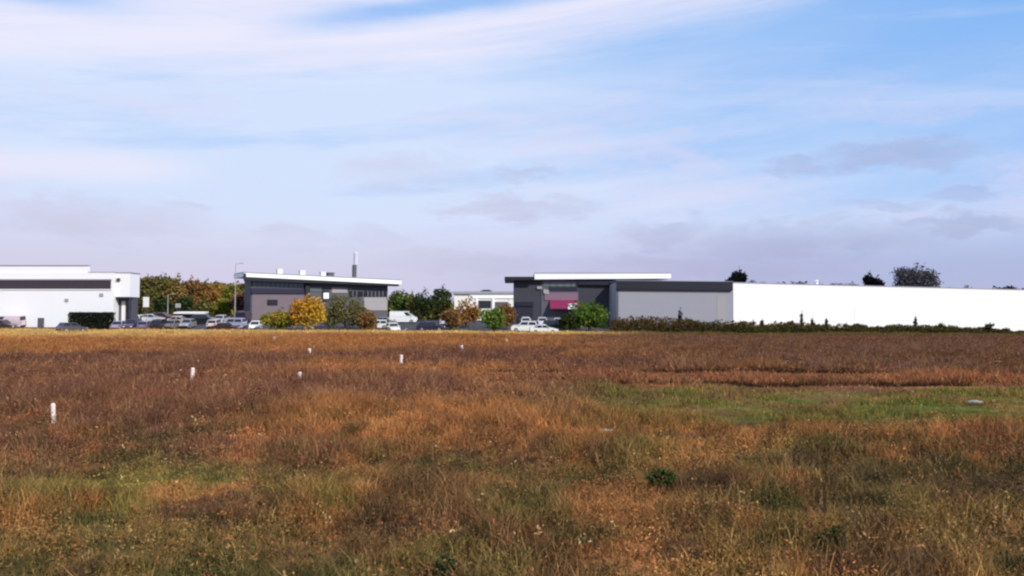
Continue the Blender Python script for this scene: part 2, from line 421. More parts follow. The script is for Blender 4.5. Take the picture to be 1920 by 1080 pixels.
def blades(P, n, h, w, spread, lean, col, seg2=True, jit=.25):
    """n blades per tuft at P (N,2); h,w,spread arrays (N)"""
    T = len(P); K = T * n; r = lambda a: np.repeat(a, n)
    bx = r(P[:, 0]) + rng.normal(0, 1, K) * r(spread); by = r(P[:, 1]) + rng.normal(0, 1, K) * r(spread)
    bz = gz(bx, by) - .02
    th = rng.uniform(0, 2 * np.pi, K); la = rng.uniform(0, 2 * np.pi, K)
    hh = r(h) * rng.uniform(.45, 1.15, K); ww = r(w) * rng.uniform(.6, 1.3, K); ll = hh * lean * rng.uniform(.2, 1.3, K)
    t = np.stack((np.cos(th), np.sin(th), np.zeros(K)), 1) * (ww / 2)[:, None]
    l = np.stack((np.cos(la) * ll, np.sin(la) * ll, hh), 1)
    b = np.stack((bx, by, bz), 1)
    ct = np.repeat(col, n, 0) * (1 + rng.normal(0, jit, (K, 1))).clip(.45, 1.8)
    if seg2:
        mid = b + l * np.array([.32, .32, .6])
        V = np.stack((b - t, b + t, mid - t * .75, mid + t * .75, b + l), 1).reshape(-1, 3)
        o = np.arange(K)[:, None] * 5
        L = (o + np.array([[0, 1, 3, 2, 2, 3, 4]])).ravel(); cnt = np.tile([4, 3], K); cr = 5
    else:
        V = np.stack((b - t, b + t, b + l), 1).reshape(-1, 3)
        L = (np.arange(K)[:, None] * 3 + np.array([[0, 1, 2]])).ravel(); cnt = np.full(K, 3); cr = 3
    return V, L, cnt, np.repeat(ct, cr, 0)

def leaves(cx, cy, cz, s, col, flat=.5):
    """small leaf quads at given centres"""
    K = len(cx)
    a = rng.normal(0, 1, (K, 3)); a /= np.linalg.norm(a, axis=1)[:, None]
    b = rng.normal(0, 1, (K, 3)); b -= a * (a * b).sum(1)[:, None]; b /= np.linalg.norm(b, axis=1)[:, None]
    b *= flat
    c = np.stack((cx, cy, cz), 1); s = s[:, None]
    V = np.stack((c - a * s, c - b * s * .9, c + a * s, c + b * s), 1).reshape(-1, 3)
    L = np.arange(K * 4); return V, L, np.full(K, 4), np.repeat(col, 4, 0)

def join(parts):
    V, L, Cn, Co, o = [], [], [], [], 0
    for v, l, c, k in parts:
        V.append(v); L.append(l + o); Cn.append(c); Co.append(k); o += len(v)
    return np.concatenate(V), np.concatenate(L), np.concatenate(Cn), np.concatenate(Co)

def grassy(P):   # where grass rather than heather grows
    x, y = P[:, 0], P[:, 1]
    g = sst(fbm(x / 2.2 + 90, y / 2.8, 3), .42, .6)
    strip = sst(y, 17, 20) * (1 - sst(y, 28.5, 30.3)) * sst(x, 0, 5)
    return np.maximum(g, strip)

# grass tufts
P = scatter(lambda d: 105 * min(1, (11 / d) ** 1.3), 4.5, 136)
g = grassy(P); P = P[rng.random(len(P)) < .48 + .52 * g]
d = P[:, 1]; sc = np.clip((d / 12), 1, 8) ** .55
tall = fbm(P[:, 0] / 1.3 + 7, P[:, 1] / 1.5, 3)
strip = sst(d, 17, 20) * (1 - sst(d, 28.5, 30.3)) * sst(P[:, 0], 0, 5)
h = (.10 + .24 * sst(tall, .3, .75)) * (1 - .55 * strip) * np.clip(sc, 1, 1.5) * (1 - .68 * near_row(P[:, 0], d))
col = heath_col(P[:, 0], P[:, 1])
straw = (rng.random(len(P)) < .12 * (1 - .7 * strip))[:, None]
col = np.where(straw, col * .65 + cc(188, 152, 100) * .35, col)
near = d < 24
parts = [blades(P[near], 9, h[near], .011 * sc[near], .055 * sc[near], .75, col[near], True),
         blades(P[~near], 7, h[~near], .022 * sc[~near], .075 * sc[~near], .7, col[~near], False)]
tag(link('heath_grass', np_mesh('heath_grass', *join(parts)[:3], M['heath'], join(parts)[3])), 'dry brown and olive grass tufts covering the field', 'grass', kind='stuff')

# heather / bracken clumps
P = scatter(lambda d: 24 * min(1, (11 / d) ** 1.2), 4.5, 134)
g = grassy(P); P = P[rng.random(len(P)) < 1.0 - .70 * g]
strip = sst(P[:, 1], 17, 20) * (1 - sst(P[:, 1], 28.5, 30.3)) * sst(P[:, 0], 0, 5)
P = P[(rng.random(len(P)) > strip * .95) & (rng.random(len(P)) > 1.1 * near_row(P[:, 0], P[:, 1]))]
d = P[:, 1]; sc = np.clip(d / 12, 1, 7) ** .5
n = 46
rad = (.10 + .22 * rng.random(len(P)) ** 2) * sc; hh = rad * rng.uniform(.7, 1.5, len(P)) * np.clip(1.35 / sc ** .6, .5, 1.3)
r = lambda a: np.repeat(a, n)
K = len(P) * n
u = rng.normal(0, 1, (K, 3)); u /= np.linalg.norm(u, axis=1)[:, None]; u[:, 2] = np.abs(u[:, 2]); u *= (rng.random(K) ** .4)[:, None]
cx = r(P[:, 0]) + u[:, 0] * r(rad); cy = r(P[:, 1]) + u[:, 1] * r(rad); cz = gz(r(P[:, 0]), r(P[:, 1])) + u[:, 2] * r(hh)
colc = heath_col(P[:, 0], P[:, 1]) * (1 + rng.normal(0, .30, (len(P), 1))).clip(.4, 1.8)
pk = rng.random(len(P)); pk = np.where(d > 26, 1, pk)[:, None]
colc = np.where(pk < .11, colc * .35 + cc(168, 108, 66) * .55, np.where(pk < .30, colc * .35 + cc(58, 62, 34) * .6, np.where(pk < .46, colc * .4 + cc(70, 50, 40) * .6, colc)))
colc = np.repeat(colc, n, 0) * (1 + rng.normal(0, .22, (K, 1))).clip(.5, 1.7)
V, L, cn, ck2 = leaves(cx, cy, cz, .0165 * r(sc) ** 1.25 * rng.uniform(.6, 1.5, K), colc, .45)
tag(link('heather', np_mesh('heather', V, L, cn, M['heath'], ck2)), 'rust and purple-brown heather clumps spread over the field', 'heather', kind='stuff')

# dark rushes on the two lines of the old bank
Q = []
for yc, wd_ in ROWS:
    xx = rng.uniform(-2, 46, 3400); keep = rng.random(len(xx)) < sst(vnoise(xx * .35 + yc, xx * 0 + yc), .18, .45) * sst(xx, -2, 2)
    xx = xx[keep]; Q.append(np.stack((xx, yc + rowwob(xx) * 2 + .02 * xx + rng.normal(0, .22, len(xx))), 1))
P = np.concatenate(Q)
B = blades(P, 7, rng.uniform(.10, .25, len(P)), np.full(len(P), .03), np.full(len(P), .12), .5, np.tile(cc(64, 42, 28), (len(P), 1)) * rng.uniform(.6, 1.3, (len(P), 1)), False)
tag(link('dark_rushes', np_mesh('dark_rushes', B[0], B[1], B[2], M['heath'], B[3])), 'dark brown rushes in two thin lines across the right of the field', 'rushes', kind='stuff')

# pale seed heads standing over the grass
P = scatter(lambda d: .8 * min(1, (11 / d) ** 1.3), 4.5, 60)
h = rng.uniform(.16, .36, len(P))
n = 5; K = len(P) * n
cx = np.repeat(P[:, 0], n) + rng.normal(0, .03, K); cy = np.repeat(P[:, 1], n) + rng.normal(0, .03, K)
cz = np.repeat(gz(P[:, 0], P[:, 1]) + h, n) + rng.normal(0, .03, K)
A = leaves(cx, cy, cz, rng.uniform(.012, .03, K) * np.repeat(np.clip(P[:, 1] / 12, 1, 3), n) ** .5, np.repeat(np.where((rng.random(len(P)) < .35)[:, None], cc(176, 152, 108), cc(160, 124, 80)), n, 0), .5)
B = blades(P, 2, h * 1.1, np.full(len(P), .008), np.full(len(P), .01), .15, np.tile(cc(150, 118, 76), (len(P), 1)), False)
J = join([A, B])
tag(link('seed_heads', np_mesh('seed_heads', J[0], J[1], J[2], M['heath'], J[3])), 'pale dry seed heads scattered above the grass', 'seed heads', kind='stuff')

# verge of taller dry grass between field and car park
nv_ = 9000
P = np.stack((rng.uniform(-110, 100, nv_), rng.uniform(131.5, 141.5, nv_)), 1)
left = (1 - sst(P[:, 0], 6, 26))[:, None]
col = cc(200, 164, 98) * left + cc(104, 88, 50) * (1 - left)
col = col * (.65 + .7 * fbm(P[:, 0] / 3, P[:, 1] / 3, 3)[:, None])
bV = blades(P, 7, .35 + .5 * fbm(P[:, 0] / 4 + 3, P[:, 1] / 4, 3), np.full(nv_, .10), np.full(nv_, .28), .5, col, False)
tag(link('verge_grass', np_mesh('verge_grass', bV[0], bV[1], bV[2], M['heath'], bV[3])), 'tall straw-coloured grass along the far edge of the field', 'grass', kind='stuff')

# ------------------------------------------------------------------ trees and shrubs
def pal(*rgb): return np.array([lin(*c) for c in rgb])
PAL = dict(
    olive=pal((102, 98, 54), (84, 82, 44), (116, 110, 60), (94, 82, 50)),
    tanolive=pal((128, 112, 62), (104, 92, 48), (146, 122, 70)),
    orangebrown=pal((128, 100, 62), (118, 84, 54), (148, 112, 70), (104, 88, 52)),
    orange=pal((146, 110, 64), (138, 96, 56), (124, 100, 56)),
    yellowtan=pal((168, 134, 66), (142, 112, 54), (122, 104, 50)),
    yellowgreen=pal((120, 118, 46), (98, 100, 38), (142, 132, 60)),
    red=pal((128, 82, 70), (108, 68, 58), (142, 96, 76)),
    darkgreen=pal((52, 62, 34), (40, 52, 30), (70, 78, 42)),
    midgreen=pal((84, 100, 48), (66, 84, 40), (102, 112, 60)),
    green=pal((92, 116, 46), (74, 98, 38), (112, 130, 60)),
    gold=pal((190, 142, 46), (176, 120, 38), (160, 108, 40), (196, 160, 66)),
    goldgreen=pal((128, 124, 44), (108, 112, 42), (150, 138, 56), (164, 128, 44)),
    brown=pal((136, 104, 62), (112, 86, 54), (150, 112, 66)),
    browno=pal((150, 104, 52), (132, 98, 54), (112, 94, 50), (166, 120, 64)),
    black=pal((26, 28, 32), (34, 36, 38), (20, 22, 26)),
    mauve=pal((88, 84, 90), (72, 72, 76), (104, 100, 102), (62, 62, 66)),
    scrub=pal((72, 66, 34), (84, 78, 40), (60, 56, 28), (86, 70, 40)),
    greygreen=pal((74, 78, 62), (60, 64, 50), (84, 84, 70)),
)

def crown_mesh(name, lobes, pal_, n, leaf, seed, hollow=.55, gradient=None):
    """leaf clumps spread through a union of lobes (cx,cy,cz,rx,ry,rz) in local metres"""
    g_ = np.random.default_rng(seed)
    vol = np.array([l[3] * l[5] for l in lobes]); pick = g_.choice(len(lobes), n, p=vol / vol.sum())
    Lb = np.array(lobes)[pick]
    u = g_.normal(0, 1, (n, 3)); u /= np.linalg.norm(u, axis=1)[:, None]
    rr = (hollow + (1 - hollow) * g_.random(n)) * (1 + .07 * g_.normal(0, 1, n).clip(-2, 1.6))
    sub = 1 + .27 * np.sin(u[:, 0] * 5 + pick * 1.7) * np.cos(u[:, 2] * 6 + pick)       # ragged outline
    c = Lb[:, :3] + u * Lb[:, 3:] * (rr * sub)[:, None]
    c[:, 2] = np.maximum(c[:, 2], .06)
    hue = (fbm(c[:, 0] * .55 + seed, c[:, 2] * .55 + c[:, 1] * .4, 3) - .28) / .44 * len(pal_) + g_.normal(0, .55, n)
    col = pal_[np.clip(hue, 0, len(pal_) - 1).astype(int)] * (1 + g_.normal(0, .15, (n, 1))).clip(.6, 1.5)
    if gradient is not None: col = gradient(c, col)
    s = leaf * g_.uniform(.6, 1.5, n)
    V, L, cn, k = leaves(c[:, 0], c[:, 1], c[:, 2], s, col, .6)
    return np_mesh(name, V, L, cn, M['leaf'], k)

def tree(name, label, cat, px, d, top, wpx, palette, trunk=.25, n=None, leaf=.26, group=None, seed=None, lobes_n=7, hollow=.5, gradient=None, base=None, squash=1.0):
    """tree or shrub at bearing px and distance d; top: photo row of its top; wpx: width in photo columns"""
    x = Xp(px, d); z0 = G(x, d) if base is None else base
    H = Zp(px, top, d) - z0; Wd = wpx / F * d
    seed = seed if seed is not None else int(px * 7 + d)
    g_ = np.random.default_rng(seed)
    t = thing(name, label, cat, (x, d, z0), 0, group)
    cb = H * trunk; ch = H - cb
    lobes = [(0, 0, cb + ch * .5, Wd * .37, Wd * .34, ch * .46)]
    for i in range(lobes_n):
        a = (i % 2) * math.pi + g_.uniform(-1.1, 1.1); f = g_.uniform(-.95, .85)
        e = math.sqrt(max(0, 1 - max(f, 0 if trunk < .1 else abs(f)) ** 2 * .88))
        sz = g_.uniform(.34, .52) * (1.0 - .2 * abs(f))
        rr_ = sz * min(Wd, ch) * .62
        ox = math.cos(a) * max(0, Wd * .5 - rr_) * e; oy = math.sin(a) * max(0, Wd * .45 - rr_) * e
        oz = cb + ch * .5 + f * max(0, ch * .5 - rr_ * .8)
        lobes.append((ox, oy, oz, rr_ * g_.uniform(.9, 1.25), rr_, rr_ * g_.uniform(.75, 1.0)))
    if n is None: n = int(np.clip(520 * Wd * H * .12 / (leaf * leaf * 8), 500, 5200))
    link('crown', crown_mesh('crown', lobes, PAL[palette], n, leaf, seed, hollow, gradient), t)
    mb = MB(); tr = max(.05, H * .022)
    mb.tube((0, 0, -.2), (0, 0, max(cb, .3)), tr * 1.3, tr, 8)
    mb.tube((0, 0, max(cb, .3)), (g_.normal(0, .1) * Wd, 0, cb + ch * .72), tr, tr * .35, 7)
    for lb in lobes[1:]:
        mb.tube((0, 0, cb * .8 + .15 + ch * g_.uniform(0, .25)), (lb[0] * .85, lb[1] * .85, lb[2]), tr * .55, tr * .15, 6)
    mb.build('trunk', M['bark'], t, smooth=True)
    return t

# tree belt behind the car park
GB = 'autumn trees behind the car park'
for (px, top, w, p, d, lb) in (
        (272, 516, 44, 'olive', 186, 'dark olive tree right beside the tall white building'),
        (300, 512, 52, 'olive', 196, 'tallest olive tree in the belt left of the flat-roofed building'),
        (327, 515, 48, 'tanolive', 190, 'olive-tan tree between the olive and orange-brown trees of the belt'),
        (354, 520, 54, 'orangebrown', 194, 'large orange-brown tree in the middle of the belt'),
        (383, 524, 46, 'orange', 188, 'bright orange tree right of the orange-brown one in the belt'),
        (408, 527, 48, 'yellowtan', 192, 'yellow-tan tree in the right half of the tree belt'),
        (432, 531, 42, 'yellowgreen', 186, 'yellow-green tree near the pale lamp post'),
        (455, 545, 36, 'red', 178, 'small reddish tree at the left end of the flat-roofed building')):
    tree('autumn_tree', lb, 'tree', px, d, top, w, p, .22, group=GB, n=2600, leaf=.30)
for (px, top, w, p, d, lb) in (
        (305, 556, 42, 'darkgreen', 178, 'dark green shrub below the tallest olive tree'),
        (345, 553, 40, 'darkgreen', 179, 'dark bluish green shrub below the orange-brown tree'),
        (378, 560, 44, 'olive', 178, 'wide olive shrub behind the pale cycle shelter'),
        (418, 556, 40, 'yellowgreen', 178, 'yellow-green shrub behind the silver-blue car')):
    tree('belt_shrub', lb, 'shrub', px, d, top, w, p, .06, group='shrubs under the tree belt', n=1700, leaf=.24)

def gold_grad(c, col):
    k = np.clip((c[:, 0] * .25 - (c[:, 2] - 2.6) * .18) + .35, 0, 1)[:, None]
    return col * (1 - k) + cc(194, 158, 56) * k
# bushes along the far edge of the field
BS = 'bushes along the far edge of the field'
for (px, top, w, p, d, lb, gr) in (
        (572, 553, 84, 'gold', 143, 'large golden yellow bush in front of the flat-roofed building', gold_grad),
        (522, 580, 66, 'goldgreen', 144, 'lower yellow-green bush left of the golden bush', None),
        (649, 548, 92, 'olive', 147, 'wide olive brown tree right of the golden bush', None),
        (688, 584, 44, 'brown', 143.5, 'tan brown bush at the foot of the wide olive tree', None),
        (748, 540, 46, 'midgreen', 168, 'green tree at the right corner of the flat-roofed building', None),
        (771, 546, 18, 'yellowgreen', 165, 'slender yellow-green sapling between two green trees', None),
        (793, 541, 48, 'darkgreen', 162, 'dark green tree left of its taller neighbour, above the navy car', None),
        (828, 534, 40, 'darkgreen', 164, 'tallest dark green tree left of the low white building', None),
        (845, 574, 40, 'brown', 148, 'pale brown bush just right of the navy car', None),
        (874, 556, 58, 'browno', 152, 'orange-brown bush before the left end of the low white building', None),
        (925, 574, 48, 'green', 144, 'green bush before the low white building', None),
        (950, 565, 36, 'orange', 149, 'orange bush at the left corner of the charcoal building', None),
        (1104, 562, 76, 'green', 145, 'bright green round bush before the charcoal wall', None),
        (1066, 584, 44, 'darkgreen', 143.5, 'low dark green bush left of the bright green round bush', None)):
    tree('field_edge_bush' if px not in (748, 793, 828, 649) else 'small_tree', lb, 'bush' if px not in (748, 793, 828, 649, 771) else 'tree', px, d, top, w, p, .05 if d < 160 else .14, group=BS, n=3200 if w > 60 else 2000, leaf=.2, gradient=gr)
# trees standing behind the long white warehouse
tree('round_dark_tree', 'dark round tree above the left corner of the long white warehouse', 'tree', 1382, 205, 503, 38, 'black', .58, n=6000, leaf=.26, hollow=.2)
tree('dark_tree', 'narrow dark tree left of the big domed tree behind the warehouse', 'tree', 1629, 215, 511, 24, 'black', .66, n=3000, leaf=.26, hollow=.2)
tree('dark_tree', 'lower dark tree between the narrow dark tree and the domed tree', 'tree', 1644, 214, 518, 28, 'black', .68, n=3000, leaf=.26, hollow=.2)
tree('domed_tree', 'big domed purple-grey tree rising behind the white warehouse', 'tree', 1716, 230, 493, 88, 'mauve', .42, n=11000, leaf=.27, lobes_n=14, hollow=.3)
tree('low_dark_tree', 'wide low dark tree behind the right end of the warehouse', 'tree', 1888, 245, 535, 56, 'black', .55, n=6000, leaf=.3, hollow=.2)
# far woods closing the horizon
def wood(name, label, spans, d, palette, seed):
    lobes = []
    g_ = np.random.default_rng(seed)
    for (p0, p1, t0, t1) in spans:
        nn = max(2, int((p1 - p0) / 13))
        for i in range(nn):
            f = (i + .5) / nn; px = p0 + f * (p1 - p0); top = t0 + f * (t1 - t0) + g_.uniform(-3, 3)
            zt = Zp(px, top, d); x = Xp(px, d) + g_.normal(0, .6); y = d + g_.uniform(-5, 5)
            lobes.append((x, y, zt - 2.4, 15 / F * d, 3.0, 2.4)); lobes.append((x, y, zt * .38, 15 / F * d, 3.0, zt * .4))
    n = 520 * len(lobes)
    o = link(name, crown_mesh(name, lobes, PAL[palette], n, .55, seed, .35))
    return tag(o, label, 'woodland', kind='stuff')
wood('far_woodland', 'far hazy brown and olive wood between the buildings', ((230, 470, 524, 532), (690, 985, 560, 566)), 300, 'olive', 71)
wood('distant_treeline', 'thin purple-grey treeline just above the warehouse roof', ((1395, 1610, 528.5, 533), (1760, 1960, 540.5, 544)), 290, 'mauve', 72)

# ------------------------------------------------------------------ wall frames: a facade line in plan
class Wall:
    """facade from P0 to P1 (plan metres). u runs along it, v > 0 stands out toward the field"""
    def __init__(s, p0, p1):
        s.p0 = Vector(p0); s.L = (Vector(p1) - s.p0).length; s.dir = (Vector(p1) - s.p0).normalized()
        s.rz = math.atan2(s.dir.y, s.dir.x)
    def u(s, px):
        k = (px - 960) / F; return (k * s.p0.y - s.p0.x) / (s.dir.x - k * s.dir.y)
    def dist(s, px): return s.p0.y + s.u(px) * s.dir.y
    def z(s, px, py): return Zp(px, py, s.dist(px)) - s.z0
    def root(s, name, label, cat, z0=0.0):
        s.z0 = z0
        return thing(name, label, cat, (s.p0.x, s.p0.y, z0), s.rz)
    def piece(s, mb, px0, px1, yt0, yb0, yt1, yb1, v0, v1):
        """block between bearings px0..px1 with top/bottom rows at both ends; None bottom = below ground"""
        u0, u1 = s.u(px0), s.u(px1)
        zb0 = -.8 if yb0 is None else s.z(px0, yb0); zb1 = -.8 if yb1 is None else s.z(px1, yb1)
        zt0, zt1 = s.z(px0, yt0), s.z(px1, yt1)
        a, b = -v1, -v0
        mb.hexa([(u0, a, zb0), (u1, a, zb1), (u1, b, zb1), (u0, b, zb0), (u0, a, zt0), (u1, a, zt1), (u1, b, zt1), (u0, b, zt0)])
        return mb

# ---- left: tall white warehouse with the dark ribbon window
wa = Wall((Xp(0, 150), 150), (Xp(213, 150), 150))
A = wa.root('white_warehouse', 'white warehouse at the left edge with a long dark ribbon window', 'warehouse', .4)
mb = MB(); wa.piece(mb, -320, 213, 511, None, 511, None, -6, 0); mb.build('wall', M['white'], A)
mb = MB(); wa.piece(mb, -320, 60, 513, None, 513, None, -32, -6.003); mb.build('rear_wall', M['white'], A)
mb = MB(); wa.piece(mb, -320, 163, 498, 511.2, 498, 511.2, -.9, -.15); mb.build('upper_storey', M['white'], A)
mb = MB()
wa.piece(mb, -320, 207.5, 525.5, 542, 525.5, 542, .003, .06); rw = mb.build('ribbon_window', M['band'], A)
for i in range(24):
    px = -316 + i * 22.4
    if px < 204:
        mb = MB(); wa.piece(mb, px, px + .9, 525.6, 541.9, 525.6, 541.9, .061, .085); mb.build('mullion', M['darkpost'], rw)
mb = MB(); wa.piece(mb, -320, 209, 523, 525.4, 523, 525.4, .003, .22); mb.build('drip_hood', M['roofgrey'], A)
mb = MB(); wa.piece(mb, -320, 209, 542.1, 543.6, 542.1, 543.6, .003, .16); mb.build('window_sill', M['white_trim'], A)
mb = MB(); wa.piece(mb, -320, 163.6, 496.8, 498, 496.8, 498, -1.0, .0); mb.build('parapet_cap', M['roofgrey'], A)
mb = MB(); wa.piece(mb, 163.8, 213.6, 509.6, 511, 509.6, 511, -5.9, .05); mb.build('roof_edge', M['roofgrey'], A)
for px, py in ((190, 553), (125, 563)):
    mb = MB(); wa.piece(mb, px - 3.5, px + 3.5, py - 3, py + 3, py - 3, py + 3, .003, .12); mb.build('wall_vent', M['roofgrey'], A)
mb = MB(); wa.piece(mb, 72, 84, 596, None, 596, None, .003, .08)
dr = mb.build('service_door', M['midgrey'], A)
mb = MB(); wa.piece(mb, 81.8, 82.6, 607, 609, 607, 609, .081, .16); mb.build('handle', M['rim'], dr)
# projecting upper wing and glazed entrance under it
mb = MB(); wa.piece(mb, 213.4, 240, 511.5, 556.5, 511.5, 556.5, -4.6, -.6); wg = mb.build('upper_wing', M['white'], A)
mb = MB(); wa.piece(mb, 213.8, 241, 510.0, 511.4, 510.0, 511.4, -4.7, -.5); mb.build('roof_edge', M['roofgrey'], wg)
mb = MB(); wa.piece(mb, 213.4, 238, 557, None, 557, None, -4.4, -2.0); mb.build('entrance_wall', M['midgrey'], A)
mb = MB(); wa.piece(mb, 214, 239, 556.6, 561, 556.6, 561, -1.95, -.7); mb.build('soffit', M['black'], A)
mb = MB(); wa.piece(mb, 227, 237, 563, 584, 563, 584, -1.99, -1.93); mb.build('entrance_window', M['glass'], A)
mb = MB(); wa.piece(mb, 219, 226, 564, None, 564, None, -1.99, -1.9); mb.build('entrance_door', M['offwhite'], A)
mb = MB(); wa.piece(mb, 238, 240, 556.6, None, 556.6, None, -1.3, -.7); mb.build('column', M['darkgrey'], A)
mb = MB(); wa.piece(mb, 216, 222, 521.5, 527, 521.5, 527, -.59, -.3); mb.build('security_lamp', M['darkpost'], A)

# ---- flat-roofed building, centre left
wb = Wall((Xp(470, 166), 166), (Xp(727, 180), 180))
B = wb.root('flat_roofed_building', 'low building with a white overhanging roof, glass band and thin flue', 'building', 1.3)
mb = MB(); wb.piece(mb, 470, 727, 521, None, 531.5, None, -5, 0); mb.build('wall', M['midgrey'], B)
mb = MB(); wb.piece(mb, 452, 746, 512.2, 519.6, 526.2, 533.6, -6, 1.8); rf = mb.build('roof', M['white_trim'], B)
mb = MB(); wb.piece(mb, 452, 746, 510.4, 512.2, 524.8, 526.2, -6, 1.85); mb.build('roof_edge', M['roofgrey'], rf)
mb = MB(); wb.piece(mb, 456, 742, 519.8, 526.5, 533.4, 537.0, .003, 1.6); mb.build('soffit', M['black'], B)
mb = MB(); wb.piece(mb, 450.5, 456, 513.5, 522.5, 513.8, 522.8, 1.86, 2.0); mb.build('roof_end', M['navy'], B)
for i, (p0, p1) in enumerate(((473, 506), (507.5, 540), (541.5, 569))):
    k = lambda px: (px - 470) / 257
    mb = MB(); wb.piece(mb, p0, p1, 527 + k(p0) * 6, 538.5 + k(p0) * 4, 527 + k(p1) * 6, 538.5 + k(p1) * 4, .003, .09); mb.build('window', M['teal'], B)
for p0 in (481, 489.5, 498, 515.5, 524, 532.5, 549, 557, 563.5):
    k_ = (p0 - 470) / 257
    mb = MB(); wb.piece(mb, p0, p0 + .7, 527 + k_ * 6, 538.5 + k_ * 4, 527 + k_ * 6, 538.5 + k_ * 4, .091, .16); mb.build('glazing_bar', M['darkpost'], B)
for p0 in (661, 668, 689, 696, 703, 710, 717):
    mb = MB(); wb.piece(mb, p0, p0 + .7, 546, 556, 546, 556, .101, .16); mb.build('glazing_bar', M['greywall'], B)
mb = MB(); wb.piece(mb, 470.5, 569, 540, 550.5, 542, 551, .003, .5); mb.build('spandrel_band', M['navy'], B)
mb = MB(); wb.piece(mb, 472, 570, 551, None, 551.5, None, .003, .25); bw = mb.build('brick_wall', M['brick'], B)
mb = MB(); wb.piece(mb, 500, 520, 562, 573, 562, 573, .253, .3); mb.build('window', M['glass'], bw)
mb = MB(); wb.piece(mb, 570.5, 579, 524.5, None, 525, None, .003, .7); mb.build('column', M['black'], B)
mb = MB(); wb.piece(mb, 581, 603, 538, 546, 539, 547, .003, .1); mb.build('window', M['teal'], B)
mb = MB(); wb.piece(mb, 603.5, 617, 542.5, 564, 542.5, 564, .003, .3); sg = mb.build('sign_board', M['darkgrey'], B)
mb = MB(); wb.piece(mb, 605.5, 615.5, 549, 560, 549, 560, .303, .36); mb.build('sign_face', M['white_trim'], sg)
mb = MB(); wb.piece(mb, 622, 651, 538.5, 549, 539.5, 549, .003, .1); mb.build('wall_panel', M['greywall'], B)
for (p0, p1) in ((654, 680), (682, 725)):
    mb = MB(); wb.piece(mb, p0, p1, 545.5, 556, 546, 556, .003, .1); mb.build('window', M['glass'], B)
mb = MB(); wb.piece(mb, 682, 726, 557.5, 582, 557.5, 582, .003, .12); mb.build('wall_panel', M['greywall'], B)
for px, py, s_, m_ in ((530, 505.5, 4.5, 'white_trim'), (573, 508, 4.5, 'white_trim'), (612, 511, 4, 'white_trim'), (627, 512, 5.5, 'midgrey')):
    u0, u1 = wb.u(px - s_), wb.u(px + s_); zt, zb = wb.z(px, py - 2.0), wb.z(px, py + 9)
    mb = MB(); mb.box(u0, u1, 2.0, 3.2, zb, zt - .12); mb.box(u0 - .1, u1 + .1, 1.9, 3.3, zt - .12, zt); mb.build('roof_vent', M[m_], B)
u = wb.u(675.5); mb = MB(); mb.tube((u, 3.5, wb.z(675, 524)), (u, 3.5, wb.z(675, 495)), .46, .46, 14); fl = mb.build('flue', M['midgrey'], B, smooth=False)
mb = MB(); mb.tube((u + .35, 3.5, wb.z(675, 495)), (u + .35, 3.5, wb.z(675, 473)), 0.5, 0.5, 14); mb.build('flue_tip', M['flue'], fl)
mb = MB(); mb.tube((u + .35, 3.5, wb.z(675, 474)), (u + .35, 3.5, wb.z(675, 470.5)), .55, .35, 14); mb.build('flue_cowl', M['flue'], fl)

# ---- low white building in the distance
wc = Wall((Xp(846, 235), 235), (Xp(985, 235), 235))
Cc = wc.root('low_white_building', 'low distant white building seen between the bushes', 'building', 1.5)
mb = MB(); wc.piece(mb, 852, 985, 551, None, 551, None, -14, 0); mb.build('wall', M['offwhite'], Cc)
mb = MB(); wc.piece(mb, 848, 985, 546.5, 551, 546.5, 551, -14.4, .6); mb.build('roof', M['roofgrey'], Cc)
mb = MB(); wc.piece(mb, 880, 985, 551.1, 559.5, 551.1, 559.5, .003, .25); mb.build('fascia', M['white_trim'], Cc)
mb = MB(); wc.piece(mb, 897, 921, 563.5, 578, 563.5, 578, .003, .12); mb.build('window', M['glass'], Cc)
for a_ in (892, 923):
    mb = MB(); wc.piece(mb, a_, a_ + 4, 559.6, None, 559.6, None, .003, .3); mb.build('pilaster', M['white_trim'], Cc)
mb = MB(); wc.piece(mb, 928, 952, 566, None, 566, None, .003, .1); mb.build('loading_door', M['midgrey'], Cc)
mb = MB(); wc.piece(mb, 900, 922, 544.2, 546.4, 544.2, 546.4, -6, -3); wc.piece(mb, 904, 918, 542.4, 544.2, 542.4, 544.2, -5.5, -3.5); mb.build('roof_plant', M['black'], Cc)

# ---- charcoal building with white roof band and a light grey hall, centre right
wd = Wall((Xp(963, 160), 160), (Xp(1376, 160), 160))
wh_ = Wall((Xp(1155, 149.6), 149.6), (Xp(1376, 149.6), 149.6)); wh_.z0 = .8
D = wd.root('charcoal_building', 'charcoal building with a white roof band and a light grey hall', 'building', .8)
mb = MB(); wd.piece(mb, 963, 1155, 524.5, None, 524.5, None, -20, 0); mb.build('wall', M['darkgrey'], D)
def hallpiece(name, mat, *a):
    m = MB(); wh_.piece(m, *a); o = m.build(name, mat, D); o.location = (wh_.p0.x - wd.p0.x, wh_.p0.y - wd.p0.y, 0); return o
hallpiece('hall_wall', M['lightgrey'], 1155.2, 1373.2, 529, None, 530, None, -26, 0)
mb = MB(); wd.piece(mb, 946, 1001, 519.5, 526, 519.5, 526, -12, 1.6); mb.build('canopy_roof', M['black'], D)
mb = MB(); wd.piece(mb, 1002, 1256, 513.5, 524.3, 513.5, 522.5, -16, 1.2); rf = mb.build('roof_band', M['white_trim'], D)
mb = MB(); wd.piece(mb, 1002, 1256, 511.6, 513.5, 511.6, 513.5, -16, 1.25); mb.build('roof_edge', M['roofgrey'], rf)
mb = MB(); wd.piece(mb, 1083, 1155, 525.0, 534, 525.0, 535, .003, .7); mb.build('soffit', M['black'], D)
hallpiece('fascia', M['black'], 1155.4, 1373.0, 526.5, 542.5, 528.5, 544.5, .003, .5)
